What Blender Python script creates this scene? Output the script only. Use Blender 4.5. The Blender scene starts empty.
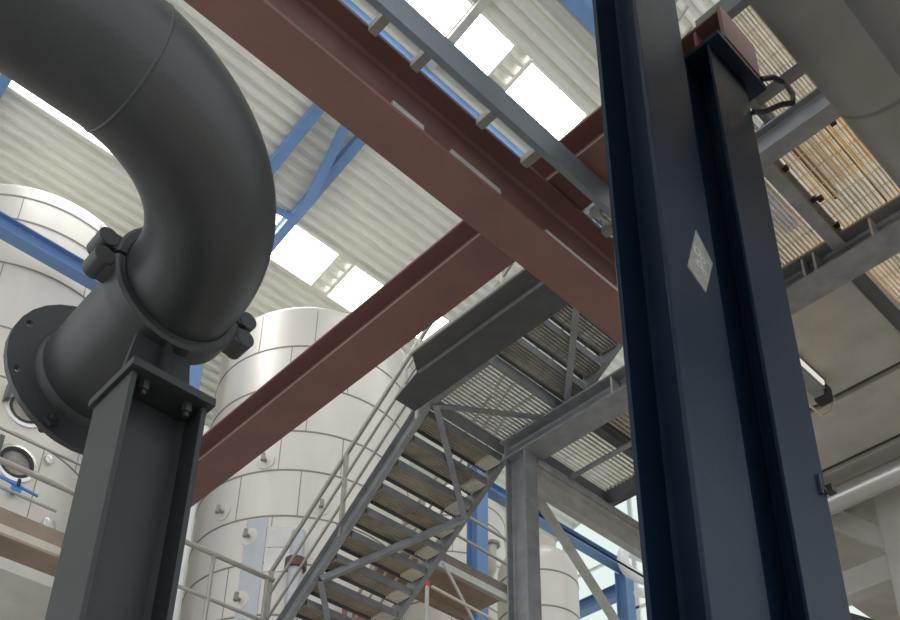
import bpy, bmesh, math, random
from mathutils import Vector, Matrix

random.seed(7)
SC = bpy.context.scene
COL = SC.collection

# ------------------------------------------------------------------ camera
cam_d = bpy.data.cameras.new('camera')
cam_d.sensor_fit = 'HORIZONTAL'
cam_d.sensor_width = 36.0
cam_d.lens = 42.515
cam_d.shift_y = 0.3222
cam_d.clip_start = 0.05
cam_d.clip_end = 300
cam = bpy.data.objects.new('camera', cam_d)
COL.objects.link(cam)
RIGHT = Vector((0.7240473, -0.68960161, 0.01432214))
DOWN = Vector((0.35142071, 0.35094799, -0.86795103))
FWD = Vector((0.59351411, 0.6334707, 0.49644323))
M = Matrix((RIGHT, -DOWN, -FWD)).transposed().to_4x4()
cam.matrix_world = M
SC.camera = cam

# ------------------------------------------------------------------ world, lamps, exposure
SC.view_settings.view_transform = 'Standard'
SC.view_settings.look = 'None'
SC.view_settings.gamma = 1.0
SC.view_settings.use_curve_mapping = False
SC.view_settings.exposure = 0.0
world = bpy.data.worlds.new('daylight')
SC.world = world
world.use_nodes = True
bg = world.node_tree.nodes['Background']
bg.inputs[0].default_value = (0.92, 0.96, 1.0, 1)
bg.inputs[1].default_value = 1.3

SKYLIGHT_STRENGTH = 12.0
FLOOR = -1.6


def lin(c):
    return tuple(((v / 255) / 12.92 if v / 255 <= 0.04045 else ((v / 255 + 0.055) / 1.055) ** 2.4) for v in c)


# ------------------------------------------------------------------ materials
def mat(name, rgb, rough=0.5, metal=0.0, var=0.12, scale=3.0, bump=0.0, bscale=60.0, stretch=None, spec=None):
    m = bpy.data.materials.new(name)
    m.use_nodes = True
    nt = m.node_tree
    b = nt.nodes['Principled BSDF']
    b.inputs['Roughness'].default_value = rough
    b.inputs['Metallic'].default_value = metal
    if spec is not None:
        b.inputs['Specular IOR Level'].default_value = spec
    tc = nt.nodes.new('ShaderNodeTexCoord')
    mp = nt.nodes.new('ShaderNodeMapping')
    if stretch:
        mp.inputs['Scale'].default_value = stretch
    nt.links.new(tc.outputs['Object'], mp.inputs['Vector'])
    n = nt.nodes.new('ShaderNodeTexNoise')
    n.inputs['Scale'].default_value = scale
    n.inputs['Detail'].default_value = 6
    n.inputs['Roughness'].default_value = 0.6
    nt.links.new(mp.outputs['Vector'], n.inputs['Vector'])
    r = nt.nodes.new('ShaderNodeValToRGB')
    c = lin(rgb) if max(rgb) > 1 else rgb
    lo = tuple(max(0, v * (1 - var)) for v in c) + (1,)
    hi = tuple(min(1, v * (1 + var)) for v in c) + (1,)
    r.color_ramp.elements[0].color = lo
    r.color_ramp.elements[1].color = hi
    r.color_ramp.elements[0].position = 0.3
    r.color_ramp.elements[1].position = 0.7
    nt.links.new(n.outputs['Fac'], r.inputs['Fac'])
    nt.links.new(r.outputs['Color'], b.inputs['Base Color'])
    if bump > 0:
        n2 = nt.nodes.new('ShaderNodeTexNoise')
        n2.inputs['Scale'].default_value = bscale
        n2.inputs['Detail'].default_value = 3
        nt.links.new(mp.outputs['Vector'], n2.inputs['Vector'])
        bp = nt.nodes.new('ShaderNodeBump')
        bp.inputs['Strength'].default_value = bump
        bp.inputs['Distance'].default_value = 0.01
        nt.links.new(n2.outputs['Fac'], bp.inputs['Height'])
        nt.links.new(bp.outputs['Normal'], b.inputs['Normal'])
    return m


def emis(name, rgb, strength):
    m = bpy.data.materials.new(name)
    m.use_nodes = True
    nt = m.node_tree
    nt.nodes.remove(nt.nodes['Principled BSDF'])
    e = nt.nodes.new('ShaderNodeEmission')
    e.inputs[0].default_value = rgb + (1,)
    e.inputs[1].default_value = strength
    nt.links.new(e.outputs[0], nt.nodes['Material Output'].inputs[0])
    return m


RED = mat('red_oxide_paint', (0.20, 0.101, 0.085), 0.5, 0, 0.1, 2.5, 0.05)
DARK = mat('dark_blue_gloss_paint', (0.004, 0.013, 0.030), 0.36, 0, 0.15, 2.0, 0.1, 25, spec=0.22)
PIPE = mat('black_pipe_steel', (0.034, 0.038, 0.040), 0.38, 0.0, 0.2, 3.0, 0.15, 90)
POST = mat('dark_green_grey_paint', (0.024, 0.031, 0.030), 0.45, 0, 0.15, 2.0, 0.06, spec=0.35)
RUST = mat('rusty_weld', (0.13, 0.07, 0.045), 0.7, 0, 0.3, 12, 0.2)
DECKM = mat('cream_roof_sheet', (0.70, 0.685, 0.61), 0.6, 0, 0.05, 1.5)
GALV = mat('galvanised_steel', (0.27, 0.28, 0.29), 0.45, 0.25, 0.2, 6.0, 0.05)
GALVL = mat('pale_galvanised_steel', (0.48, 0.475, 0.45), 0.45, 0.2, 0.15, 6.0)
GRATE = mat('grating_steel', (0.36, 0.34, 0.30), 0.5, 0.2, 0.2, 5.0)
GRATEL = mat('pale_grating_steel', (0.70, 0.66, 0.56), 0.5, 0.1, 0.15, 5.0)
GRATEW = mat('warm_lit_grating_steel', (0.62, 0.49, 0.31), 0.5, 0.2, 0.2, 5.0)  # golden lamp light is put into this base colour
TREAD = mat('tread_steel', (0.42, 0.37, 0.30), 0.5, 0.2, 0.25, 5.0)
BLUE = mat('blue_structural_paint', (0.14, 0.255, 0.48), 0.42, 0, 0.08, 2.0)
STAIN = mat('brushed_stainless_cladding', (0.71, 0.665, 0.60), 0.42, 0.25, 0.08, 1.2, 0.0, 40, (1, 1, 0.25))
STAINB = mat('bright_stainless_plate', (0.75, 0.74, 0.73), 0.25, 0.7, 0.08, 3)
SEAM = mat('cladding_seam', (0.26, 0.25, 0.24), 0.5, 0.3, 0.1)
WHITE = mat('white_insulated_pipe', (0.80, 0.80, 0.79), 0.4, 0, 0.04)
CREAM = mat('cream_painted_rail', (0.62, 0.58, 0.49), 0.45, 0.1, 0.1)
RAILM = mat('stainless_rail', (0.42, 0.40, 0.36), 0.35, 0.5, 0.1, 8)
CONC = mat('painted_concrete_soffit', (0.50, 0.47, 0.425), 0.8, 0, 0.12, 2.5, 0.1, 30)
CONCL = mat('pale_concrete', (0.58, 0.555, 0.52), 0.8, 0, 0.12, 2.0, 0.1, 30)
DGREY = mat('dark_grey_steel', (0.10, 0.105, 0.11), 0.5, 0.1, 0.15, 4)
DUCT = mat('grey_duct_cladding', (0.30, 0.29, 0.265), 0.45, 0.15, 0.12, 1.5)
DUCTD = mat('shade_toned_duct_and_seams', (0.20, 0.195, 0.18), 0.5, 0.15, 0.12, 1.5)  # darker tone stands for less light on the lower duct; also seam bands
SILVER = mat('silver_pipe_jacket', (0.62, 0.61, 0.59), 0.25, 0.7, 0.05, 3)
BLACK = mat('black_rubber', (0.02, 0.02, 0.022), 0.5, 0, 0.2)
BROWN = mat('brown_deck_plate', (0.33, 0.25, 0.19), 0.65, 0, 0.15, 3)
REDP = mat('signal_red_paint', (0.55, 0.05, 0.05), 0.45, 0, 0.1)
BLUEP = mat('bright_blue_plastic', (0.05, 0.25, 0.65), 0.4, 0, 0.1)
GREYP = mat('grey_blue_tray_steel', (0.20, 0.24, 0.28), 0.4, 0.2, 0.1)
PLAC = mat('silver_placard', (0.30, 0.30, 0.27), 0.4, 0.4, 0.25, 25, 0.2, 60)
MANH = mat('manhole_cover', (0.30, 0.27, 0.24), 0.5, 0.3, 0.3, 9)
WALLM = mat('white_wall_panel', (0.74, 0.77, 0.75), 0.6, 0, 0.03)
FLOORM = mat('pale_concrete_floor', (0.55, 0.525, 0.48), 0.7, 0, 0.1, 0.6)
SKY = emis('skylight_sheet', (1.0, 1.0, 1.0), SKYLIGHT_STRENGTH)
GLAZ = emis('translucent_daylight_wall', (0.84, 0.96, 0.92), 0.95)
TUBEL = emis('lamp_diffuser', (1.0, 0.96, 0.88), 0.75)


# ------------------------------------------------------------------ mesh builder
class MB:
    def __init__(self):
        self.v = []
        self.f = []
        self.s = []

    def add(self, vs, fs, smooth=False):
        o = len(self.v)
        self.v += [Vector(p) for p in vs]
        self.f += [tuple(i + o for i in f) for f in fs]
        self.s += [smooth] * len(fs)
        return self

    def box(self, x0, x1, y0, y1, z0, z1):
        vs = [(x, y, z) for z in (z0, z1) for y in (y0, y1) for x in (x0, x1)]
        fs = [(0, 2, 3, 1), (4, 5, 7, 6), (0, 1, 5, 4), (2, 6, 7, 3), (0, 4, 6, 2), (1, 3, 7, 5)]
        return self.add(vs, fs)

    def prism(self, poly, a, b):
        """poly: list of 3-D points of the profile at a; b: offset vector to the other end"""
        n = len(poly)
        b = Vector(b)
        vs = [Vector(p) for p in poly] + [Vector(p) + b for p in poly]
        fs = [(i, (i + 1) % n, n + (i + 1) % n, n + i) for i in range(n)]
        fs += [tuple(range(n - 1, -1, -1)), tuple(range(n, 2 * n))]
        return self.add(vs, fs)

    def bar(self, p, q, w, h, up=(0, 0, 1)):
        """rectangular bar from p to q, w across, h along up"""
        p = Vector(p); q = Vector(q)
        d = (q - p).normalized()
        u = Vector(up)
        s = d.cross(u).normalized()
        u = s.cross(d).normalized()
        c = [(-1, -1), (1, -1), (1, 1), (-1, 1)]
        return self.prism([p + s * (a * w / 2) + u * (b * h / 2) for a, b in c], 0, q - p)

    def angle(self, p, q, w, t, up=(0, 0, 1)):
        """L-section bar"""
        p = Vector(p); q = Vector(q)
        d = (q - p).normalized()
        s = d.cross(Vector(up)).normalized()
        u = s.cross(d).normalized()
        pr = [(0, 0), (w, 0), (w, t), (t, t), (t, w), (0, w)]
        return self.prism([p + s * (a - w / 2) + u * (b - w / 2) for a, b in pr], 0, q - p)

    def ibeam(self, p, q, width, depth, tf, tw, up=(0, 0, 1)):
        """I section; flanges perpendicular to up; p,q on the section centre"""
        p = Vector(p); q = Vector(q)
        d = (q - p).normalized()
        s = d.cross(Vector(up)).normalized()
        u = s.cross(d).normalized()
        a, h, w = width / 2, depth / 2, tw / 2
        r = min(0.02, tf)
        pr = [(-a, -h), (a, -h), (a, -h + tf), (w + r, -h + tf), (w, -h + tf + r), (w, h - tf - r), (w + r, h - tf), (a, h - tf), (a, h),
              (-a, h), (-a, h - tf), (-w - r, h - tf), (-w, h - tf - r), (-w, -h + tf + r), (-w - r, -h + tf), (-a, -h + tf)]
        return self.prism([p + s * x + u * y for x, y in pr], 0, q - p)

    def channel(self, p, q, depth, width, t, up=(0, 0, 1), side=1):
        p = Vector(p); q = Vector(q)
        d = (q - p).normalized()
        s = d.cross(Vector(up)).normalized() * side
        u = s.cross(d).normalized()
        if u.dot(Vector(up)) < 0:
            u = -u
        h = depth / 2
        pr = [(0, -h), (width, -h), (width, -h + t), (t, -h + t), (t, h - t), (width, h - t), (width, h), (0, h)]
        return self.prism([p + s * x + u * y for x, y in pr], 0, q - p)

    def sweep(self, pts, r, n=16, caps=True):
        pts = [Vector(p) for p in pts]
        m = len(pts)
        tang = []
        for i in range(m):
            a = pts[max(i - 1, 0)]; b = pts[min(i + 1, m - 1)]
            tang.append((b - a).normalized())
        t0 = tang[0]
        ref = Vector((0, 0, 1)) if abs(t0.z) < 0.9 else Vector((1, 0, 0))
        nrm = (ref - t0 * ref.dot(t0)).normalized()
        rings = []
        vs = []
        for i in range(m):
            t = tang[i]
            nrm = (nrm - t * nrm.dot(t)).normalized()
            bn = t.cross(nrm)
            rr = r[i] if isinstance(r, (list, tuple)) else r
            for k in range(n):
                a = 2 * math.pi * k / n
                vs.append(pts[i] + nrm * (rr * math.cos(a)) + bn * (rr * math.sin(a)))
        fs = []
        for i in range(m - 1):
            for k in range(n):
                fs.append((i * n + k, i * n + (k + 1) % n, (i + 1) * n + (k + 1) % n, (i + 1) * n + k))
        self.add(vs, fs, True)
        if caps:
            o = len(self.v) - len(vs)
            self.f += [tuple(o + k for k in range(n - 1, -1, -1)), tuple(o + (m - 1) * n + k for k in range(n))]
            self.s += [False, False]
        return self

    def cyl(self, p, q, r, n=16):
        return self.sweep([p, q], r, n)

    def lathe(self, base, prof, n=64, axis=(0, 0, 1)):
        """prof: list of (radius, height) round an axis through base"""
        base = Vector(base)
        ax = Vector(axis).normalized()
        ref = Vector((1, 0, 0)) if abs(ax.x) < 0.9 else Vector((0, 0, 1))
        e1 = (ref - ax * ref.dot(ax)).normalized()
        e2 = ax.cross(e1)
        vs = []
        for r, h in prof:
            for k in range(n):
                a = 2 * math.pi * k / n
                vs.append(base + ax * h + e1 * (r * math.cos(a)) + e2 * (r * math.sin(a)))
        fs = []
        for i in range(len(prof) - 1):
            for k in range(n):
                fs.append((i * n + k, i * n + (k + 1) % n, (i + 1) * n + (k + 1) % n, (i + 1) * n + k))
        return self.add(vs, fs, True)

    def ring(self, base, r0, r1, h, axis=(0, 0, 1), n=48):
        """flat ring with a hole, h thick"""
        return self.lathe(base, [(r0, 0), (r1, 0), (r1, h), (r0, h), (r0, 0)], n, axis)


ORIGIN = {}


def mesh_obj(name, mb, material, parent=None, bevel=0.0):
    if parent is not None:
        o0 = ORIGIN[parent.name]
    else:
        xs = [v.x for v in mb.v]; ys = [v.y for v in mb.v]; zs = [v.z for v in mb.v]
        o0 = Vector(((min(xs) + max(xs)) / 2, (min(ys) + max(ys)) / 2, min(zs)))
    me = bpy.data.meshes.new(name)
    me.from_pydata([v - o0 for v in mb.v], [], mb.f)
    bm = bmesh.new()
    bm.from_mesh(me)
    bmesh.ops.recalc_face_normals(bm, faces=bm.faces)
    bm.to_mesh(me)
    bm.free()
    me.polygons.foreach_set('use_smooth', mb.s)
    if any(mb.s):
        me.set_sharp_from_angle(angle=math.radians(40))
    me.materials.append(material)
    o = bpy.data.objects.new(name, me)
    COL.objects.link(o)
    if parent is None:
        o.location = o0
    else:
        o.parent = parent
    ORIGIN[o.name] = o0
    if bevel > 0:
        b = o.modifiers.new('bevel', 'BEVEL')
        b.width = bevel
        b.segments = 2
        b.limit_method = 'ANGLE'
        b.angle_limit = math.radians(50)
    return o


def tag(o, label, cat, group=None, kind=None):
    o['label'] = label
    o['category'] = cat
    if group:
        o['group'] = group
    if kind:
        o['kind'] = kind
    return o


def thing(name, label, cat, loc, group=None):
    o = bpy.data.objects.new(name, None)
    o.empty_display_size = 0.2
    COL.objects.link(o)
    o.location = loc
    ORIGIN[o.name] = Vector(loc)
    return tag(o, label, cat, group)


def struct(name, mb, material, label=None):
    o = mesh_obj(name, mb, material)
    o['kind'] = 'structure'
    if label:
        o['label'] = label
    return o


P = mesh_obj


def roof_z(y):
    return 17.5 - 0.22 * y


# ------------------------------------------------------------------ the setting
struct('floor', MB().box(-9, 27, -9, 25, FLOOR - 0.2, FLOOR), FLOORM, 'pale concrete hall floor')

mb = MB()                                             # corrugated deck, ribs along X
pitch = 0.20
prof = []
y = -6.0
while y < 25:
    for dy, dz in ((0.0, 0.0), (0.045, 0.0), (0.085, 0.07), (0.16, 0.07)):
        prof.append((y + dy, roof_z(y + dy) + dz))
    y += pitch
n = len(prof)
vs = [(-9, a, b) for a, b in prof] + [(27, a, b) for a, b in prof]
mb.add(vs, [(i, i + 1, n + i + 1, n + i) for i in range(n - 1)])
struct('ceiling', mb, DECKM, 'cream corrugated roof deck')

struct('wall_back', MB().box(-9, 27, 25, 25.2, FLOOR, 17), WALLM, 'pale panelled wall behind the tanks')
struct('wall_right', MB().box(17, 17.2, -9, 25, FLOOR, 19.4), WALLM, 'pale panelled wall on the right')


def skylight(i, x0, x1, y0, y1):
    d = 0.03
    w = MB()
    pts = [(x0, y0), (x1, y0), (x1, y1), (x0, y1)]
    w.prism([(a, b, roof_z(b) - d) for a, b in pts], 0, (0, 0, 0.02))
    o = struct('window_%d' % i, w, SKY, 'white daylight roof window')
    f = MB()
    e = 0.05
    for (ax, ay), (bx, by) in zip(pts, pts[1:] + pts[:1]):
        f.bar((ax, ay, roof_z(ay) - 0.02), (bx, by, roof_z(by) - 0.02), e, 0.07)
    P('window_frame', f, DECKM, o)


for i, r in enumerate([(1.97, 4.6, 11.36, 12.2), (5.0, 5.72, 11.36, 12.2), (5.98, 6.56, 11.36, 12.2), (6.76, 7.78, 11.36, 12.2),
                       (8.12, 9.05, 11.36, 12.2), (9.95, 10.6, 11.2, 11.9), (5.1, 6.7, 6.84, 7.49), (6.85, 7.64, 6.84, 7.49),
                       (8.01, 9.4, 6.84, 7.49), (10.2, 12.2, 6.84, 7.49)]):
    skylight(i + 1, *r)

# translucent wall panels glowing with daylight, far right behind the tanks
w = MB().prism([(16.94, 6, 1), (16.94, 24, 1), (16.94, 24, roof_z(24) - 0.1), (16.94, 6, roof_z(6) - 0.1)], 0, (0.04, 0, 0))
o = struct('window_11', w, GLAZ, 'greenish white translucent wall glazing')
f = MB()
for k in range(10):
    f.box(16.88, 16.94, 6 + 2 * k - 0.05, 6 + 2 * k + 0.05, 1, roof_z(6 + 2 * k) - 0.12)
for k in range(9):
    f.box(16.88, 16.94, 6, 24 if k < 7 else 15, 1 + 1.5 * k - 0.03, 1 + 1.5 * k + 0.03)
P('window_frame', f, WALLM, o)

# ------------------------------------------------------------------ big red beams
def red_beam_x():
    t = thing('steel_beam', 'long red-brown I-beam running from top left down to the dark twin columns', 'steel beam', (2.4, 3.32, 5.6))
    P('beam_section', MB().ibeam((-2.5, 3.32, 5.885), (6.0, 3.32, 5.885), 0.30, 0.57, 0.03, 0.018), RED, t, 0.004)
    return t


red_beam_x()


def red_beam_y():
    t = thing('steel_beam', 'red-brown I-beam crossing on top, slanting from lower left up to the capped column', 'steel beam', (4.035, 6.9, 6.205))
    P('beam_section', MB().ibeam((4.035, 1.76, 6.365), (4.035, 12.0, 6.365), 0.37, 0.32, 0.022, 0.015), RED, t, 0.004)
    P('end_plate', MB().box(3.84, 4.23, 1.735, 1.758, 6.215, 6.53), RED, t)
    P('stiffener', MB().box(3.86, 4.02, 1.93, 1.95, 6.23, 6.5), RED, t)
    return t


red_beam_y()

for (x0, x1, nm) in ((2.45, 2.70, 'short dull conduit strip lying on the red beam ledge, furthest left'),
                     (2.93, 3.37, 'pale conduit strip lying on the red beam ledge, middle one')):
    tag(P('conduit', MB().box(x0, x1, 3.178, 3.23, 5.632, 5.69), GALVL, None, 0.004), nm, 'conduit')
t = thing('conduit', 'bright double conduit on the red beam ledge beside the dark column', 'conduit', (4.2, 3.21, 5.632))
P('tube', MB().sweep([(3.84, 3.192, 5.649), (4.7, 3.192, 5.649)], 0.016, 10), CREAM, t)
P('tube', MB().sweep([(3.84, 3.225, 5.71), (4.7, 3.225, 5.71)], 0.024, 10), CREAM, t)

# cable ladder beside the beam
t = thing('cable_ladder', 'blue-grey cable ladder with white crossbars along the upper side of the red beam', 'cable ladder', (2.3, 3.04, 5.94))
P('side_rail', MB().box(-2.5, 5.6, 2.91, 2.955, 5.94, 6.18), GREYP, t)
for x in (0.6, 1.25, 1.75, 2.22, 2.555, 3.13, 3.55, 4.4, 5.0):
    P('rung', MB().box(x, x + 0.06, 2.955, 3.168, 6.10, 6.16), GALVL, t)
tag(P('beam_clamp', MB().box(4.24, 4.32, 3.0, 3.14, 6.17, 6.2).sweep([(4.28, 3.08, 6.17), (4.28, 3.08, 6.09), (4.33, 3.05, 6.05), (4.38, 3.05, 6.1)], 0.014, 10), CREAM), 'small pale hook clamp between red beam and dark column', 'clamp')

# ------------------------------------------------------------------ dark twin columns on the right
t = thing('steel_column', 'tall glossy dark blue H-column with a diamond placard, left of the twin columns', 'steel column', (3.385, 2.063, FLOOR))
P('shaft', MB().ibeam((3.40, 2.063, FLOOR), (3.40, 2.063, 16.9), 0.46, 0.30, 0.026, 0.016, up=(0, 1, 0)), DARK, t, 0.004)
P('base_plate', MB().box(3.1, 3.67, 1.85, 2.3, FLOOR, FLOOR + 0.03), DARK, t)
pl = MB().prism([(3.464, 1.913, 4.35), (3.585, 1.913, 4.2), (3.473, 1.913, 3.916), (3.335, 1.913, 3.995)], 0, (0, -0.006, 0))
pc = P('placard', pl, PLAC, t)
pc['label'] = 'silver diamond placard'
em = MB()
for dx, dz, r in ((-0.02, 0.06, 0.03), (0.025, 0.03, 0.022), (-0.015, -0.03, 0.028), (0.02, -0.06, 0.02)):
    em.ring((3.462 + dx, 1.907, 4.115 + dz), r * 0.6, r, 0.003, (0, -1, 0), 16)
P('emblem', em, GALVL, pc)

t = thing('steel_column', 'shorter dark blue H-column with cap plate carrying the red beam, right of the twin columns', 'steel column', (3.978, 1.909, FLOOR))
P('shaft', MB().ibeam((3.978, 1.909, FLOOR), (3.978, 1.909, 6.16), 0.404, 0.187, 0.018, 0.012, up=(0, 1, 0)), DARK, t, 0.003)
P('cap_plate', MB().box(3.765, 4.30, 1.74, 2.01, 6.16, 6.2), DARK, t, 0.003)
P('base_plate', MB().box(3.76, 4.2, 1.6, 2.05, FLOOR, FLOOR + 0.03), DARK, t)
P('bracket', MB().box(4.17, 4.215, 1.78, 1.815, 3.02, 3.06).box(4.11, 4.18, 1.80, 1.815, 3.01, 3.03).box(4.10, 4.12, 1.80, 1.815, 2.98, 3.09), BLACK, t)
t = thing('cable_loop', 'black cable looping beside the cap plate of the dark column', 'cable', (4.3, 1.72, 6.0))
P('cable', MB().sweep([(4.24, 1.74, 6.2), (4.33, 1.7, 6.27), (4.4, 1.66, 6.25), (4.43, 1.64, 6.13), (4.4, 1.64, 6.02), (4.33, 1.68, 5.98), (4.26, 1.77, 5.93), (4.19, 1.81, 5.9)], 0.018, 10), BLACK, t)

# ------------------------------------------------------------------ left column, pipe and flange
t = thing('steel_column', 'short dark green-grey H-column under the black pipe, with bolted cap plate', 'steel column', (1.25, 2.93, FLOOR))
P('shaft', MB().ibeam((1.25, 2.93, FLOOR), (1.25, 2.93, 2.49), 0.28, 0.30, 0.022, 0.014, up=(1, 0, 0)), POST, t, 0.004)
P('cap_plate', MB().box(1.085, 1.415, 2.76, 3.09, 2.49, 2.525), POST, t, 0.003)
P('base_plate', MB().box(1.05, 1.45, 2.73, 3.13, FLOOR, FLOOR + 0.03), POST, t)
for x in (1.165, 1.335):
    for y in (2.82, 3.03):
        P('bolt', MB().cyl((x, y, 2.45), (x, y, 2.49), 0.02, 6).cyl((x, y, 2.43), (x, y, 2.45), 0.012, 10), BLACK, t)

t = thing('pipe_saddle', 'dark plate saddle holding the pipe clamp up on the column cap', 'pipe saddle', (1.25, 2.93, 2.525))
P('cross_plate', MB().prism([(1.11, 2.915, 2.525), (1.39, 2.915, 2.525), (1.36, 2.915, 2.775), (1.25, 2.915, 2.766), (1.14, 2.915, 2.775)], 0, (0, 0.025, 0)), POST, t)
P('rib_plate', MB().prism([(1.24, 2.80, 2.525), (1.24, 2.915, 2.525), (1.24, 2.915, 2.758), (1.24, 2.87, 2.758)], 0, (0.02, 0, 0)), POST, t)
P('rib_plate', MB().prism([(1.24, 2.94, 2.525), (1.24, 3.06, 2.525), (1.24, 3.0, 2.758), (1.24, 2.94, 2.758)], 0, (0.02, 0, 0)), POST, t)

R = 0.2285
ZP = 3.04
XA = 1.25
YB = 2.185
RB = 0.67
t = thing('pipe_elbow', 'big black steel pipe bending from overhead left down to the clamp', 'pipe', (0.6, 2.3, ZP - R))
pts = [(XA, 2.925, ZP), (XA, 2.90, ZP)]
for k in range(33):
    a = math.pi / 2 * k / 32
    pts.append((XA - RB + RB * math.cos(a), YB + RB - RB * math.sin(a), ZP))
pts.append((XA - RB - 0.05, YB, ZP))
P('bend', MB().sweep(pts, R, 72), PIPE, t)
P('straight_run', MB().sweep([(XA - RB - 0.05, YB, ZP), (-4.0, YB, ZP)], R, 72), PIPE, t)
sa = math.radians(84)
sc = Vector((XA - RB + RB * math.cos(sa), YB + RB - RB * math.sin(sa), ZP))
st = Vector((-math.sin(sa), -math.cos(sa), 0))
P('weld_seam', MB().lathe(sc, [(R - 0.003, -0.009), (R + 0.003, -0.003), (R + 0.003, 0.003), (R - 0.003, 0.009)], 72, st), PIPE, t)

t = thing('flanged_pipe', 'short black pipe stub ending in an open bolted flange at lower left', 'pipe', (XA, 3.3, ZP - R))
P('pipe_wall', MB().lathe((XA, 2.94, ZP), [(R - 0.012, 0), (R, 0), (R, 0.69), (R - 0.012, 0.69), (R - 0.012, 0)], 72, (0, 1, 0)), PIPE, t)
fl = MB()                                             # flange plate with true bolt holes
NB, RH, RO = 8, 0.016, 0.36
RC = 0.322
AOFF = math.pi / 8
bm_in = R + 0.002
vs, fs = [], []
for yy in (0.0, 0.032):
    for k in range(NB):
        a0 = 2 * math.pi * k / NB + AOFF
        c = Vector((XA + RC * math.cos(a0), 3.595 + yy, ZP + RC * math.sin(a0)))
        half = math.pi / NB
        loop_o = []
        for (rr, da) in ((bm_in, -half), (bm_in, 0), (bm_in, half), (RC, half), (RO, half), (RO, half / 2), (RO, 0), (RO, -half / 2), (RO, -half), (RC, -half)):
            loop_o.append(Vector((XA + rr * math.cos(a0 + da), 3.595 + yy, ZP + rr * math.sin(a0 + da))))
        base = len(vs)
        vs += loop_o
        hole = []
        for p in loop_o:
            d = (p - c).normalized()
            hole.append(c + d * RH)
        vs += hole
        m = len(loop_o)
        for i in range(m):
            fs.append((base + i, base + (i + 1) % m, base + m + (i + 1) % m, base + m + i))
# hole walls and rims
per = 20
tot = NB * per
for k in range(NB):
    b0 = k * per
    for i in range(10):
        fs.append((b0 + 10 + i, b0 + 10 + (i + 1) % 10, tot + b0 + 10 + (i + 1) % 10, tot + b0 + 10 + i))
    for i in (0, 1, 4, 5, 6, 7):
        fs.append((b0 + i, b0 + i + 1, tot + b0 + i + 1, tot + b0 + i))
fl.add(vs, fs)
fp = P('flange', fl, PIPE, t)
P('flange_neck', MB().lathe((XA, 3.555, ZP), [(R, 0), (R + 0.006, 0.005), (R + 0.02, 0.04)], 64, (0, 1, 0)), PIPE, t)
for k in (5, 6):
    a = 2 * math.pi * k / NB + AOFF
    b = Vector((XA + RC * math.cos(a), 3.595, ZP + RC * math.sin(a)))
    P('bolt', MB().cyl(b + Vector((0, -0.03, 0)), b + Vector((0, -0.001, 0)), 0.03, 6).cyl(b + Vector((0, -0.055, 0)), b + Vector((0, 0.075, 0)), 0.014, 12), BLACK, t)

t = thing('pipe_clamp', 'black two-part pipe clamp with bolted ears round the elbow end', 'pipe clamp', (XA, 2.93, ZP - 0.28))
for s, nm in ((1, 'upper_half'), (-1, 'lower_half')):
    m = MB()
    y0, y1 = 2.865, 2.985
    k = 28
    a0, a1 = (0.03, math.pi - 0.03) if s > 0 else (math.pi + 0.03, 2 * math.pi - 0.03)
    ri, ro = R + 0.001, R + 0.042
    vs, fs = [], []
    for i in range(k + 1):
        a = a0 + (a1 - a0) * i / k
        for (r, y) in ((ri, y0), (ro - 0.012, y0), (ro, y0 + 0.012), (ro, y1 - 0.012), (ro - 0.012, y1), (ri, y1)):
            vs.append((XA + r * math.cos(a), y, ZP + r * math.sin(a)))
    for i in range(k):
        for j in range(6):
            fs.append((i * 6 + j, i * 6 + (j + 1) % 6, i * 6 + 6 + (j + 1) % 6, i * 6 + 6 + j))
    fs += [tuple(range(6)), tuple(range(k * 6, k * 6 + 6))]
    m.add(vs, fs, True)
    for e in (-1, 1):
        m.box(XA + e * 0.24 if e > 0 else XA - 0.305, XA + 0.305 if e > 0 else XA - 0.24, 2.875, 2.975, ZP + s * 0.048 - 0.036, ZP + s * 0.048 + 0.036)
        m.cyl((XA + e * 0.305, 2.872, ZP + s * 0.048), (XA + e * 0.305, 2.978, ZP + s * 0.048), 0.040, 24)
    P(nm, m, PIPE, t, 0.003)
for e in (-1, 1):
    P('bolt', MB().cyl((XA + e * 0.31, 2.925, ZP - 0.03), (XA + e * 0.31, 2.925, ZP + 0.03), 0.016, 12), BLACK, t)

# ------------------------------------------------------------------ gratings
def grating(mb, x0, x1, y0, y1, z, step=0.032, depth=0.042, cross=0.16, t=0.006):
    """bearing bars along X, cross bars along Y"""
    k = int((y1 - y0) / step)
    for i in range(k + 1):
        y = y0 + i * (y1 - y0) / k
        mb.box(x0, x1, y - t / 2, y + t / 2, z, z + depth)
    k = max(1, int((x1 - x0) / cross))
    for i in range(k + 1):
        x = x0 + i * (x1 - x0) / k
        mb.box(x - 0.002, x + 0.002, y0, y1, z + depth - 0.008, z + depth - 0.002)
    return mb


XL, XR = 5.35, 6.40
# ------------------------------------------------------------------ staircase
SL = 0.77
def zb(y):
    if y >= 6.0:
        return 6.76 - SL * (y - 6.0)
    if y >= 5.2:
        return 6.79
    return 6.79 + 0.70 * (5.2 - y)


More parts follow.
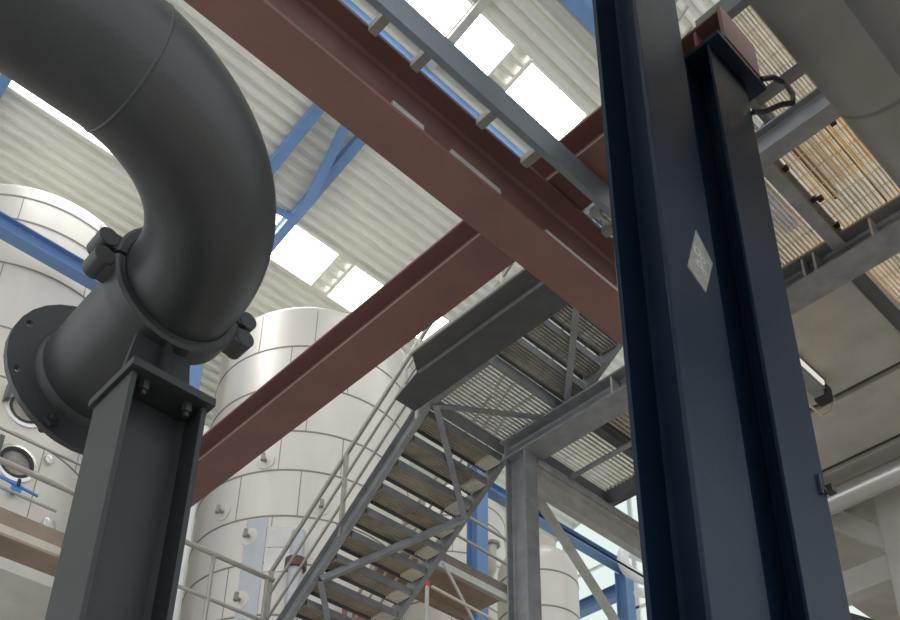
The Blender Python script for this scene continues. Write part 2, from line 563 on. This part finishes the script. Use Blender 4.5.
t = thing('staircase', 'grey steel staircase with open treads, landing and upper flight, in the middle', 'staircase', (5.875, 6.0, 4.7))
YB0, YT = 8.55, 2.68
for X, sd, nm in ((XL, -1, 'left'), (XR, 1, 'right')):
    for (ya, yb_) in ((YB0, 6.0), (6.0, 5.2), (5.2, YT)):
        m = MB()
        e = 0.0
        za, zb2 = (zb(ya), zb(yb_))
        if ya == 6.0:
            za = 6.76
        if yb_ == 6.0:
            zb2 = 6.76
        h = 0.23
        w, tt = 0.065, 0.012
        # profile in x,z, sheared along the run so joints stay closed
        pr = [(0, 0), (w, 0), (w, tt), (tt, tt), (tt, h - tt), (w, h - tt), (w, h), (0, h)]
        m.prism([(X + sd * a, ya, za + b) for a, b in pr], 0, (0, yb_ - ya, zb2 - za))
        P('stringer', m, GALV, t)
    # rails and posts
    off = 0.92
    yl = [8.52, 7.32, 6.2, 5.03, 4.1, 3.1]
    for yy in yl:
        xx = X + sd * 0.02
        P('rail_post', MB().box(xx - 0.02, xx + 0.02, yy - 0.02, yy + 0.02, zb(yy) + 0.1, zb(yy) + 0.23 + off), CREAM if yy < 6.5 else RAILM, t)
    for k, (dz, rr) in enumerate(((off + 0.23, 0.024), (0.85, 0.016), (0.54, 0.016))):
        pp = [(X + sd * 0.02, y_, zb(y_) + dz) for y_ in (8.55, 6.05, 5.95, 5.25, 5.15, 2.7)]
        P('handrail' if k == 0 else 'mid_rail', MB().sweep(pp, rr, 12), RAILM, t)


P('rail_return', MB().sweep([(5.335, 6.22, 7.62), (5.335, 6.40, 7.50), (5.335, 6.42, 7.46), (5.335, 6.42, 7.22), (5.335, 6.40, 7.18), (5.335, 6.24, 7.2)], 0.018, 10), CREAM, t)


def tread(y, z, open_bars):
    m = MB()
    x0, x1 = XL + 0.015, XR - 0.015
    d = 0.25
    if open_bars:
        for k in range(1, 7):
            yy = y + d * k / 7
            m.box(x0, x1, yy - 0.005, yy + 0.005, z + 0.005, z + 0.04)
        for i in range(10):
            xx = x0 + (x1 - x0) * i / 9
            m.box(xx - 0.004, xx + 0.004, y, y + d, z + 0.025, z + 0.035)
    else:
        m.box(x0, x1 - 0.16, y + 0.008, y + d - 0.012, z + 0.03, z + 0.036)      # chequered tread pan
        for k in range(1, 7):
            yy = y + d * k / 7
            m.box(x0, x1 - 0.16, yy - 0.004, yy + 0.004, z + 0.018, z + 0.03)
        g = MB()                                                          # open toothed end by the right stringer
        for i in range(6):
            xx = x1 - 0.015 - i * 0.03
            g.box(xx - 0.004, xx + 0.004, y + 0.015, y + d - 0.02, z - 0.01, z + 0.035)
    for xx in (x0, x1 - 0.006):
        m.box(xx, xx + 0.006, y, y + d, z, z + 0.07)
    o = P('tread', m, TREAD if not open_bars else GRATE, t)
    if not open_bars:
        P('open_end', g, GRATEL, o)
    P('back_plate', MB().box(x0, x1, y, y + 0.008, z, z + 0.085), GALV, o)
    P('nosing', MB().box(x0, x1, y + d - 0.012, y + d, z - 0.012, z + 0.04), DGREY, o)  # nosing coloured dark grey to stand for its shadow


for i in range(11):
    yy = 6.06 + i * 0.225
    tread(yy, zb(yy + 0.12) + 0.05, False)
for i in range(11):
    yy = 4.94 - i * 0.225
    tread(yy, zb(yy + 0.12) + 0.05, True)
P('landing_grating', grating(MB(), XL + 0.015, XR - 0.015, 5.22, 6.03, 6.9, 0.045, 0.03, 0.13), GRATE, t)
P('landing_joist', MB().box(XL + 0.012, XR - 0.012, 5.20, 5.216, 6.8, 6.93), GALV, t)
P('landing_joist', MB().box(XL + 0.012, XR - 0.012, 6.035, 6.05, 6.76, 6.93), GALV, t)
zz = lambda y_: zb(y_) - 0.03
for a, b in (((XL, 5.95), (XR, 6.62)), ((XR, 6.62), (XL, 7.62)), ((XL, 7.62), (XR, 8.5)), ((XL + 0.02, 5.93), (XR, 5.22)), ((XR, 5.22), (XL, 4.05)), ((XL, 4.05), (XR, 3.2))):
    P('brace', MB().angle((a[0], a[1], zz(a[1])), (b[0], b[1], zz(b[1])), 0.065, 0.008), GALV, t)

t = thing('side_platform', 'grey solid plate shelf running beside the stair landing', 'platform', (5.0, 5.3, 6.74))
P('plate', MB().prism([(5.275, 4.0, 6.76), (5.275, 6.18, 6.76), (5.02, 6.18, 6.76), (4.92, 5.75, 6.76), (4.72, 5.6, 6.76), (4.72, 4.0, 6.76)], 0, (0, 0, 0.02)), DGREY, t)
P('edge_angle', MB().box(4.70, 4.72, 4.0, 5.6, 6.76, 6.80), GALVL, t)
P('rib', MB().box(4.90, 4.925, 4.0, 5.72, 6.735, 6.76), GALV, t)

# ------------------------------------------------------------------ platform on the right and its beams
t = thing('platform_beam', 'long grey I-beam with stiffeners under the grated platform, from stair to right edge', 'steel beam', (6.345, 3.1, 6.5))
P('beam_section', MB().ibeam((6.345, 0.2, 6.625), (6.345, 5.92, 6.625), 0.29, 0.25, 0.02, 0.012), GALV, t, 0.003)
for yy in (1.95, 2.43, 2.53, 3.5, 4.5):
    P('stiffener', MB().box(6.215, 6.335, yy - 0.01, yy + 0.01, 6.52, 6.73), GALVL, t)
t = thing('grated_platform', 'beige steel grating platform at right, between the duct and the grey beam', 'platform', (5.66, 1.8, 6.5))
for (a, b) in ((0.2, 1.18), (1.19, 1.78), (1.79, 2.17), (2.24, 2.75), (2.76, 3.3)):
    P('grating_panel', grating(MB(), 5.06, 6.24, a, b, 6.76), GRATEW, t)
P('edge_beam', MB().ibeam((5.02, 1.54, 6.64), (5.02, 3.3, 6.64), 0.14, 0.24, 0.015, 0.01), GALV, t)
for yy in (2.205, 3.25):
    P('joist', MB().ibeam((5.09, yy, 6.67), (6.195, yy, 6.67), 0.10, 0.17, 0.012, 0.01), GALV, t)
for xx, yy in ((5.35, 2.16), (5.75, 2.16), (5.78, 2.12), (6.1, 2.16), (5.25, 1.72)):
    P('grating_clip', MB().box(xx, xx + 0.04, yy - 0.02, yy + 0.02, 6.73, 6.76), BLACK, t)

t = thing('steel_column', 'grey galvanised H-column standing under the stair landing', 'steel column', (6.305, 5.73, FLOOR))
P('shaft', MB().ibeam((6.305, 5.73, FLOOR), (6.305, 5.73, 6.5), 0.18, 0.26, 0.016, 0.01, up=(0, 1, 0)), GALV, t, 0.002)
P('base_plate', MB().box(6.16, 6.45, 5.55, 5.9, FLOOR, FLOOR + 0.03), GALV, t)

t = thing('steel_beam', 'pale grey channel beam running right from the landing column', 'steel beam', (8.0, 5.67, 6.1))
P('beam_section', MB().channel((6.40, 5.70, 6.25), (10.5, 5.70, 6.25), 0.28, 0.09, 0.014, side=1), GALVL, t)
P('top_pipe', MB().sweep([(6.40, 5.63, 6.45), (10.5, 5.63, 6.45)], 0.05, 14), GALV, t)
tag(P('diagonal_brace', MB().angle((6.6, 5.76, 6.2), (9.2, 5.76, 4.0), 0.11, 0.012), GALVL), 'pale diagonal brace falling to the right from the landing column', 'brace')
tag(P('steel_rod', MB().sweep([(6.9, 4.5, 6.5), (6.9, 6.1, 6.5)], 0.028, 10), GALV), 'thin grey rod under the small grating behind the landing column', 'rod')
tag(P('cable', MB().sweep([(6.5, 5.85, 6.06), (11, 5.85, 6.06)], 0.012, 8), BLACK), 'thin black cable beneath the pale channel beam', 'cable')

t = thing('grated_platform', 'small pale grating panel in a dark frame behind the landing column', 'platform', (7.2, 5.2, 6.55))
P('grating_panel', grating(MB(), 6.56, 7.65, 4.3, 5.72, 6.76, 0.05, 0.028, 0.16, 0.008), GRATEL, t)
P('edge_beam', MB().box(7.65, 7.72, 4.3, 5.8, 6.58, 6.8), DGREY, t)
P('edge_beam', MB().box(6.50, 7.65, 5.72, 5.80, 6.58, 6.8), DGREY, t)
P('joist', MB().ibeam((6.5, 5.0, 6.68), (7.65, 5.0, 6.68), 0.09, 0.15, 0.012, 0.01), DGREY, t)

t = thing('grated_platform', 'orange-lit grating at the far right edge, under the grey pipes', 'platform', (7.8, 1.5, 6.6))
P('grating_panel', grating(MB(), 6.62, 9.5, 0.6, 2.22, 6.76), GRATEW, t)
P('edge_beam', MB().box(6.50, 11.0, 2.26, 2.36, 6.78, 6.95), DGREY, t)
P('edge_angle', MB().box(6.60, 11.0, 2.36, 2.41, 6.86, 6.9), DGREY, t)

t = thing('grated_platform', 'upper golden grating platform at top right behind the column cap', 'platform', (6.2, 1.7, 8.7))
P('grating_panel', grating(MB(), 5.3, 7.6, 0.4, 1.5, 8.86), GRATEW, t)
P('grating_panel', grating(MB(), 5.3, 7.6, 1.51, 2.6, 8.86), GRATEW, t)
P('edge_beam', MB().box(5.22, 5.3, 0.4, 2.6, 8.7, 8.92), DGREY, t)
P('edge_beam', MB().box(5.3, 7.6, 2.6, 2.66, 8.7, 8.92), DGREY, t)
P('joist', MB().box(5.3, 7.6, 1.48, 1.54, 8.74, 8.855), DGREY, t)
P('joist', MB().box(6.15, 6.21, 0.4, 2.6, 8.74, 8.855), DGREY, t)

# concrete soffit with joints
t = thing('concrete_slab', 'beige concrete slab soffit with two joints at right, behind the dark columns', 'concrete slab', (9.5, 3.7, 6.9))
for (a, b) in ((6.52, 8.13), (8.22, 9.14), (9.24, 12.98)):
    P('slab_panel', MB().box(a, b, 2.42, 5.2, 6.9, 7.1), CONC, t, 0.012)
P('joint_shade_strip', MB().box(8.13, 8.22, 2.42, 5.2, 6.95, 7.1), DGREY, t)  # dark strips paint the shade inside the recessed joints
P('joint_shade_strip', MB().box(9.14, 9.24, 2.42, 5.2, 6.95, 7.1), DGREY, t)

t = thing('concrete_column', 'pale painted column at lower right with knee brace and crossbeam', 'column', (10.1, 3.5, FLOOR))
P('shaft', MB().box(9.82, 10.4, 3.1, 3.78, FLOOR, 6.9), CONCL, t, 0.03)
P('knee_brace', MB().prism([(9.88, 3.75, 6.12), (9.88, 3.75, 6.42), (9.88, 4.22, 6.9), (9.88, 4.5, 6.9)], 0, (0.2, 0, 0)), CONCL, t, 0.01)
P('crossbeam', MB().box(9.88, 10.15, 3.75, 6.5, 5.80, 6.10), CONCL, t, 0.02)
tag(P('steel_angle', MB().bar((10.6, 3.5, 5.1), (10.6, 5.2, 6.35), 0.1, 0.1), DGREY), 'dark sloping steel angle at the lower right behind the pale column', 'steel angle')
tag(P('concrete_wall', MB().box(13.0, 13.3, 1.5, 6.5, FLOOR, 6.9), mat('warm_plaster', (0.52, 0.46, 0.37), 0.85, 0, 0.12, 3)), 'warm beige plaster wall under the slab at lower right', 'wall')

t = thing('insulated_pipe', 'silver jacketed pipe under the concrete slab at right', 'pipe', (9.33, 3.4, 6.48))
P('pipe_jacket', MB().sweep([(9.33, 2.4, 6.62), (9.33, 5.2, 6.62)], 0.14, 32), SILVER, t)
for yy in (2.75, 4.1):
    P('jacket_seam', MB().lathe((9.33, yy, 6.62), [(0.139, 0), (0.145, 0.004), (0.145, 0.016), (0.139, 0.02)], 32, (0, 1, 0)), SEAM, t)

t = thing('strip_light', 'white strip light with black end and cable under the slab beside the dark column', 'lamp', (7.3, 3.2, 6.66))
P('housing', MB().box(6.6, 7.84, 3.20, 3.32, 6.74, 6.9), GALV, t, 0.01)
P('diffuser', MB().box(6.62, 7.78, 3.21, 3.31, 6.67, 6.74), GALV, t, 0.01)
P('lens', MB().box(6.62, 7.76, 3.18, 3.20, 6.755, 6.81), TUBEL, t, 0.008)
P('end_cap', MB().box(7.785, 7.92, 3.19, 3.33, 6.655, 6.82), BLACK, t, 0.02)
P('cable', MB().sweep([(7.92, 3.24, 6.8), (7.99, 3.22, 6.74), (8.0, 3.28, 6.63), (7.93, 3.34, 6.58), (7.7, 3.36, 6.60), (7.6, 3.32, 6.66)], 0.012, 8), CREAM, t)

# big ducts overhead at the top right
t = thing('overhead_duct', 'large round grey duct running diagonally across the top right corner', 'duct', (5.0, 1.13, 5.77))
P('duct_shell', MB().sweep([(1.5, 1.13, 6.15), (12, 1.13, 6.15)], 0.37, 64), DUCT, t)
for x in (4.65, 7.6):
    P('seam_band', MB().lathe((x, 1.13, 6.15), [(0.368, 0), (0.374, 0.006), (0.374, 0.03), (0.368, 0.036)], 64, (1, 0, 0)), DUCTD, t)
t = thing('overhead_duct', 'round duct toned darker for shade in the extreme top right corner, lower than its neighbour', 'duct', (5.0, 0.59, 4.85))
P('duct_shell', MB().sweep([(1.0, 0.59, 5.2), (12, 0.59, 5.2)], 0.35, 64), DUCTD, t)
P('seam_band', MB().lathe((5.6, 0.59, 5.2), [(0.348, 0), (0.354, 0.006), (0.354, 0.03), (0.348, 0.036)], 64, (1, 0, 0)), DUCTD, t)

# ------------------------------------------------------------------ tanks
def tank(label, cx, cy, r, top, seams, sh=0.12, vs_ang=(), group=None):
    t = thing('storage_tank', label, 'tank', (cx, cy, FLOOR), group)
    prof = [(r, FLOOR)]
    prof.append((r, top - sh))
    for k in range(1, 9):
        a = math.pi / 2 * k / 8
        prof.append((r - sh + sh * math.cos(a), top - sh + sh * math.sin(a)))
    prof.append((r * 0.5, top + 0.18))
    prof.append((0.001, top + 0.28))
    P('shell', MB().lathe((cx, cy, 0), prof, 96), STAIN, t)
    for z in seams:
        P('seam_band', MB().lathe((cx, cy, z), [(r - 0.002, -0.014), (r + 0.008, -0.012), (r + 0.008, 0.012), (r - 0.002, 0.014)], 96), SEAM, t)
    zs = [FLOOR] + sorted(seams) + [top - sh]
    for i, (a, b) in enumerate(zip(zs, zs[1:])):
        if a < 3:
            continue
        for q in vs_ang:
            ang = math.radians(q + (11 if i % 2 else -9))
            c, s_ = math.cos(ang), math.sin(ang)
            p = Vector((cx + r * c, cy + r * s_, 0))
            tn = Vector((-s_, c, 0)); nn = Vector((c, s_, 0))
            m = MB().prism([p - tn * 0.006 - nn * 0.01 + Vector((0, 0, a)), p + tn * 0.006 - nn * 0.01 + Vector((0, 0, a)), p + tn * 0.006 + nn * 0.004 + Vector((0, 0, a)),
                            p - tn * 0.006 + nn * 0.004 + Vector((0, 0, a))], 0, (0, 0, b - a))
            P('vertical_seam', m, SEAM, t)
    return t


def on_tank(cx, cy, r, deg, z):
    a = math.radians(deg)
    n = Vector((math.cos(a), math.sin(a), 0))
    return Vector((cx, cy, 0)) + n * r + Vector((0, 0, z)), n


T1 = (3.557, 13.95, 1.69)
t1 = tank('large pale steel tank at far left with manholes, behind the pipe flange', *T1, 13.5, [13.16, 12.68, 11.78, 10.6, 9.75, 8.93, 7.75, 6.7], 0.16, (-70, -130))
for i, (deg, z, rr) in enumerate(((-90, 8.48, 0.22), (-92, 9.36, 0.22))):
    p, nn = on_tank(*T1, deg, z)
    P('manhole_ring', MB().lathe(p - nn * 0.02, [(rr, 0), (rr + 0.06, 0), (rr + 0.06, 0.05), (rr + 0.01, 0.06), (rr, 0.06), (rr, 0)], 40, nn), STAINB, t1)
    P('gasket', MB().lathe(p - nn * 0.02, [(rr - 0.035, 0.04), (rr - 0.035, 0.055), (rr + 0.012, 0.065), (rr + 0.012, 0.04)], 40, nn), BLACK, t1)
    c = P('manhole_cover', MB().lathe(p - nn * 0.02, [(0.001, 0.03), (rr - 0.03, 0.035), (rr, 0.02)], 40, nn), MANH, t1)
    hp = p + nn * 0.08
    P('hinge', MB().box(hp.x - rr - 0.09, hp.x - rr - 0.03, hp.y - 0.04, hp.y + 0.1, hp.z - 0.02, hp.z + 0.26), DGREY, c)
p, nn = on_tank(*T1, -88, 8.05)
vv = P('valve', MB().cyl(p, p + nn * 0.12, 0.05, 16).box(p.x - 0.06, p.x + 0.06, p.y - 0.14, p.y - 0.06, p.z - 0.06, p.z + 0.05), BLUEP, t1)
P('lever', MB().bar(p + Vector((-0.35, -0.14, 0.06)), p + Vector((0.28, -0.14, -0.0)), 0.03, 0.03), BLUEP, vv)
P('stem', MB().cyl(p + Vector((0, -0.15, 0.02)), p + Vector((0, -0.15, 0.12)), 0.025, 10), BLACK, vv)
p, nn = on_tank(*T1, -68, 7.85)
P('sight_glass', MB().lathe(p, [(0.11, 0), (0.11, 0.05), (0.08, 0.06), (0.001, 0.06)], 32, nn), STAINB, t1)
p, nn = on_tank(*T1, -76, 8.78)
P('sight_glass', MB().lathe(p, [(0.07, 0), (0.07, 0.05), (0.05, 0.06), (0.001, 0.06)], 32, nn), STAINB, t1)

T2 = (7.98, 11.99, 1.66)
t2 = tank('large pale steel tank left of the stairs, with drip nozzles and bright patches', *T2, 12.65, [11.73, 10.91, 10.04, 9.32, 8.51, 7.73, 6.9, 6.0], 0.14, (-118, -150))


def patch(t, T, d0, d1, z0, z1, m):
    cx, cy, r = T
    k = 8
    vs = []
    for i in range(k + 1):
        a = math.radians(d0 + (d1 - d0) * i / k)
        for rr in (r, r + 0.012):
            for z in (z0, z1):
                vs.append((cx + rr * math.cos(a), cy + rr * math.sin(a), z))
    fs = []
    for i in range(k):
        b = i * 4
        fs += [(b + 2, b + 6, b + 7, b + 3), (b, b + 4, b + 5, b + 1), (b + 1, b + 5, b + 7, b + 3), (b, b + 4, b + 6, b + 2)]
    fs += [(0, 1, 3, 2), (k * 4, k * 4 + 1, k * 4 + 3, k * 4 + 2)]
    P('cover_plate', MB().add(vs, fs, False), m, t)


COOL = mat('cool_stainless_sheet', (0.52, 0.54, 0.58), 0.4, 0.3, 0.06, 3)
patch(t2, T2, -152, -141, 6.0, 8.47, COOL)
patch(t2, T2, -140.5, -125, 7.98, 8.32, STAINB)
patch(t2, T2, -140.5, -125, 7.58, 7.96, STAINB)
for deg, z, sz in ((-150, 8.19, 0.1), (-150.5, 7.16, 0.1), (-146, 9.5, 0.12), (-116, 8.72, 0.08), (-168, 8.75, 0.1), (-170, 9.6, 0.1)):
    p, nn = on_tank(*T2, deg, z)
    nz = P('nozzle_pad', MB().lathe(p, [(0.14, 0.0), (0.14, 0.012), (0.10, 0.016), (0.001, 0.016)], 28, nn), STAIN, t2)
    P('nozzle', MB().cyl(p, p + nn * 0.12 + Vector((0, 0, -0.02)), 0.028, 12).cyl(p + nn * 0.10 + Vector((0, 0, 0.06)), p + nn * 0.12 + Vector((0, 0, -0.07)), 0.03, 12), MANH, nz)
# drain pipe with rust-red collar
t = thing('drain_pipe', 'grey vertical pipe with a rust-red collar on the tank left of the stairs', 'pipe', (6.85, 10.45, 4.0))
P('tube', MB().sweep([(6.90, 10.45, 3.5), (6.90, 10.45, 8.1)], 0.10, 20), COOL, t)
P('collar', MB().cyl((6.90, 10.45, 7.5), (6.90, 10.45, 7.64), 0.15, 20), RUST, t)

tank('slim pale tank shoulder seen in the gap just right of the pipe clamp', 6.35, 14.47, 0.62, 13.3, [12.7, 12.3, 11.4, 10.2, 9.0], 0.35)
T4 = (11.93, 12.8, 1.1)
t4 = tank('pale banded tank partly hidden behind the blue column and stairs', *T4, 12.0, [11.6, 11.2, 10.4, 9.4, 8.4, 7.4], 0.2, (-120,))
T3 = (11.25, 9.92, 0.66)
t3 = tank('white round-shouldered tank right of the landing column', *T3, 9.45, [8.75, 8.1, 7.2, 6.2], 0.5)
t = thing('pipe_string', 'thin jointed dark pipe rising in front of the white round-shouldered tank', 'pipe', (9.98, 8.93, 4.0))
P('tube', MB().sweep([(9.95, 8.93, 4.0), (9.95, 8.93, 7.75)], 0.03, 10), DGREY, t)
for z in (5.9, 6.55, 7.2, 7.7):
    P('joint', MB().cyl((9.95, 8.93, z - 0.03), (9.95, 8.93, z + 0.03), 0.06, 12), DGREY, t)

# flanged nozzle on the banded tank
t = thing('nozzle_pipe', 'beige flanged spout hanging off the banded tank, right of the blue column', 'pipe', (11.53, 11.2, 9.7))
P('flange', MB().lathe((11.5, 11.2, 10.3), [(0.001, 0.05), (0.15, 0.05), (0.15, 0), (0.09, 0)], 28), MANH, t)
P('spout', MB().sweep([(11.5, 11.2, 10.31), (11.5, 11.2, 10.0), (11.55, 11.25, 9.85), (11.6, 11.38, 9.77), (11.66, 11.71, 9.75)], 0.085, 20), CREAM, t)

# ------------------------------------------------------------------ blue framework
def blue_post(x, y, z, w, label):
    t = thing('steel_column', label, 'steel column', (x, y, FLOOR))
    P('shaft', MB().ibeam((x, y, FLOOR), (x, y, z), w, w, 0.016, 0.012, up=(0, 1, 0)), BLUE, t, 0.002)
    P('base_plate', MB().box(x - w / 2 - 0.05, x + w / 2 + 0.05, y - w / 2 - 0.05, y + w / 2 + 0.05, FLOOR, FLOOR + 0.03), BLUE, t)
    return t


blue_post(5.74, 12.2, 14.7, 0.26, 'blue steel column showing in the gap below the pipe clamp')
blue_post(9.86, 9.92, 10.9, 0.24, 'blue steel column behind the stairs, left of the landing column')
blue_post(13.62, 9.92, 10.11, 0.24, 'blue steel column at bottom right, left of the dark twin columns')
tag(P('steel_beam', MB().ibeam((-3, 11.85, 11.78), (5.6, 11.85, 11.78), 0.22, 0.26, 0.02, 0.012), BLUE), 'blue horizontal beam across the tank at far left', 'steel beam')
tag(P('steel_beam', MB().ibeam((9.99, 9.92, 10.2), (13.72, 9.92, 10.2), 0.2, 0.17, 0.016, 0.012), BLUE), 'long blue beam passing behind the landing column to the right', 'steel beam')
tag(P('steel_beam', MB().ibeam((13.62, 10.05, 9.75), (13.62, 16.0, 9.75), 0.2, 0.26, 0.016, 0.012), BLUE), 'short blue crossbeam meeting the blue column at bottom right', 'steel beam')
tag(P('roof_purlin', MB().box(-4, 12, 7.95, 8.15, 15.32, 15.66), BLUE), 'blue roof purlin glimpsed through the cable ladder openings', 'purlin')
tag(P('roof_purlin', MB().box(4, 14, 5.63, 5.87, 15.95, 16.18), BLUE), 'blue roof purlin at top, left of the dark column', 'purlin')


def rafter(x0, y0, x1, y1, w, h, label, dz=0.03):
    m = MB()
    p = Vector((x0, y0, roof_z(y0) - dz - h / 2)); q = Vector((x1, y1, roof_z(y1) - dz - h / 2))
    m.bar(p, q, w, h)
    return tag(P('roof_rafter', m, GALVL if 'grey' in label else BLUE), label, 'rafter')


rafter(1.9, 8.2, 1.9, 13.2, 0.14, 0.16, 'blue roof rafter tip at the extreme left, above the white strip')
rafter(5.82, 8.2, 5.82, 11.3, 0.17, 0.16, 'blue roof rafter nearest the pipe bend')
rafter(6.68, 8.2, 6.66, 12.4, 0.17, 0.16, 'blue roof rafter ending above the left roof windows')
rafter(6.25, 9.2, 6.62, 10.75, 0.15, 0.12, 'blue diagonal roof strut between the two rafters', 0.2)
tag(P('roof_strut', MB().bar((6.0, 11.3, 14.8), (6.62, 11.2, 14.82), 0.08, 0.1), BLUE), 'small pale blue strut joining the rafter end beside the pipe', 'strut')
rafter(6.77, 6.2, 6.77, 7.9, 0.14, 0.1, 'grey-blue bar between the first two upper roof windows')

# white pipes at lower right
t = thing('insulated_pipe', 'white bent insulated pipes beside the bottom of the dark column', 'pipe', (12.8, 9.2, 9.0))
ub = [(14.6, 9.2, 10.2), (13.1, 9.2, 9.92)]
for k in range(11):
    an = math.radians(100 + 160 * k / 10)
    ub.append((12.86 + 0.22 * math.cos(an), 9.2, 9.66 + 0.22 * math.sin(an)))
ub += [(13.1, 9.2, 9.46), (14.6, 9.2, 9.72)]
P('tube', MB().sweep(ub, 0.10, 20), WHITE, t)
P('tube', MB().sweep([(12.78, 9.05, 8.98), (13.2, 9.05, 9.12), (14.6, 9.05, 9.5)], 0.085, 18), WHITE, t)
P('vent', MB().cyl((12.74, 9.2, 9.9), (12.72, 9.2, 10.04), 0.035, 10), DGREY, t)
tag(P('downpipe', MB().sweep([(5.42, 10.8, FLOOR), (5.42, 10.8, 9.3)], 0.062, 16), WHITE), 'white vertical downpipe just right of the green-grey column', 'pipe')

# ------------------------------------------------------------------ lower walkways and rails
t = thing('guard_rail', 'stainless guard rail of the lower walkway meeting the stair foot', 'railing', (2.0, 8.42, 4.85))
P('top_rail', MB().sweep([(-2.5, 8.42, 5.79), (5.30, 8.42, 5.79)], 0.03, 14), RAILM, t)
P('mid_rail', MB().sweep([(3.2, 8.42, 5.27), (5.2, 8.42, 5.27)], 0.021, 12), RAILM, t)
P('mid_rail', MB().sweep([(-2.5, 8.42, 5.58), (2.9, 8.42, 5.52)], 0.016, 12), RAILM, t)
for x in (4.56, 5.22, 3.25, 0.5, -1.5):
    P('rail_post', MB().sweep([(x, 8.42, 4.83), (x, 8.42, 5.78)], 0.022, 12), RAILM, t)
t = thing('walkway', 'lower steel walkway under the guard rail at the stair foot', 'walkway', (2.0, 9.0, 4.7))
P('deck', MB().box(-2.5, 5.24, 8.36, 9.3, 4.72, 4.83).box(5.24, 6.7, 8.58, 9.3, 4.72, 4.83), CONCL, t)

t = thing('walkway', 'brown-edged upper walkway in front of the far left tank', 'walkway', (0.5, 10.3, 5.75))
P('kick_plate', MB().box(-3, 4.2, 9.6, 9.63, 5.90, 6.08), BROWN, t)
P('edge_strip', MB().box(-3, 4.2, 9.585, 9.64, 5.80, 5.89), CREAM, t)
P('deck', MB().box(-3, 4.2, 9.64, 11.6, 5.86, 5.92), BROWN, t)
P('joist', MB().box(-3, 4.2, 10.45, 10.55, 5.74, 5.86), BROWN, t)
P('joist', MB().box(-3, 4.2, 11.3, 11.6, 5.70, 5.86), CREAM, t)
P('cross_joist', MB().box(2.74, 2.80, 9.66, 11.3, 5.76, 5.86), CREAM, t)
t = thing('guard_rail', 'thin upper rail in front of the manholes on the far left tank', 'railing', (0.5, 9.62, 6.08))
P('top_rail', MB().sweep([(-3, 9.565, 6.95), (4.2, 9.565, 6.95)], 0.018, 12), RAILM, t)
for x in (3.9, 0.8):
    P('rail_post', MB().sweep([(x, 9.565, 5.9), (x, 9.565, 6.95)], 0.02, 10), RAILM, t)

t = thing('walkway', 'brown plate walkway with grey edge beam behind the right side of the stairs', 'walkway', (8.9, 9.3, 7.4))
P('kick_plate', MB().box(7.6, 9.62, 8.97, 8.99, 7.56, 7.72), mat('dark_brown_kick_plate', (0.16, 0.125, 0.11), 0.6, 0.1, 0.2, 4), t)
P('edge_beam', MB().box(7.6, 9.62, 8.95, 9.03, 7.45, 7.56), GALVL, t)
P('deck_plate', MB().box(7.6, 9.45, 9.03, 9.65, 7.47, 7.52), BROWN, t)
P('edge_beam', MB().box(7.6, 9.45, 9.65, 9.72, 7.36, 7.54), BROWN, t)
t = thing('guard_rail', 'slim rails above the brown walkway behind the stairs', 'railing', (8.9, 8.98, 7.7))
P('top_rail', MB().sweep([(8.0, 8.9, 8.48), (9.62, 8.9, 8.42)], 0.024, 10), RAILM, t)
P('mid_rail', MB().sweep([(8.0, 8.9, 8.07), (9.62, 8.9, 8.0)], 0.022, 10), RAILM, t)
P('rail_post', MB().sweep([(9.5, 8.9, 6.4), (9.5, 8.9, 10.2)], 0.024, 10), CREAM, t)
tag(P('scaffold_brace', MB().sweep([(8.2, 8.9, 7.5), (8.98, 8.9, 6.6)], 0.022, 10), GALVL), 'thin sloping scaffold tube below the brown walkway', 'brace')
t = thing('barrier_post', 'pale post with a red tip below the brown walkway', 'post', (7.84, 8.8, 5.0))
P('tube', MB().sweep([(7.84, 8.8, 5.0), (7.84, 8.8, 6.93)], 0.028, 12), GALVL, t)
P('tip', MB().sweep([(7.84, 8.8, 6.93), (7.84, 8.8, 7.01)], 0.03, 12), REDP, t)
tag(P('handrail', MB().sweep([(7.88, 8.76, 6.93), (9.6, 8.76, 6.86)], 0.022, 10), CREAM), 'cream rail running right from the red-tipped post', 'railing')
tag(P('red_wall_panel', MB().box(7.4, 9.6, 9.9, 10.0, FLOOR, 7.05), mat('red_brown_board', (0.26, 0.13, 0.10), 0.7, 0, 0.2, 4)), 'red-brown board under the brown walkway', 'panel')

# unseen lamp added above the upper platform to turn the gratings golden
t = thing('added_warm_lamp', 'added unseen warm lamp hanging over the upper golden grating', 'lamp', (6.5, 0.7, 12.6))
P('shade', MB().lathe((6.5, 0.7, 12.6), [(0.3, 0), (0.28, 0.1), (0.08, 0.35), (0.08, 0.5)], 32), DGREY, t)
P('chain', MB().cyl((6.5, 0.7, 13.1), (6.5, 0.7, 17.2), 0.01, 6), DGREY, t)
ld = bpy.data.lights.new('added_warm_spot', 'SPOT')
ld.energy = 6000
ld.spot_size = math.radians(38)
ld.spot_blend = 0.4
ld.color = (1.0, 0.62, 0.25)
ld.shadow_soft_size = 0.2
lo = bpy.data.objects.new('added_warm_spot', ld)
COL.objects.link(lo)
lo.parent = t
lo.location = (0, 0, -0.1)
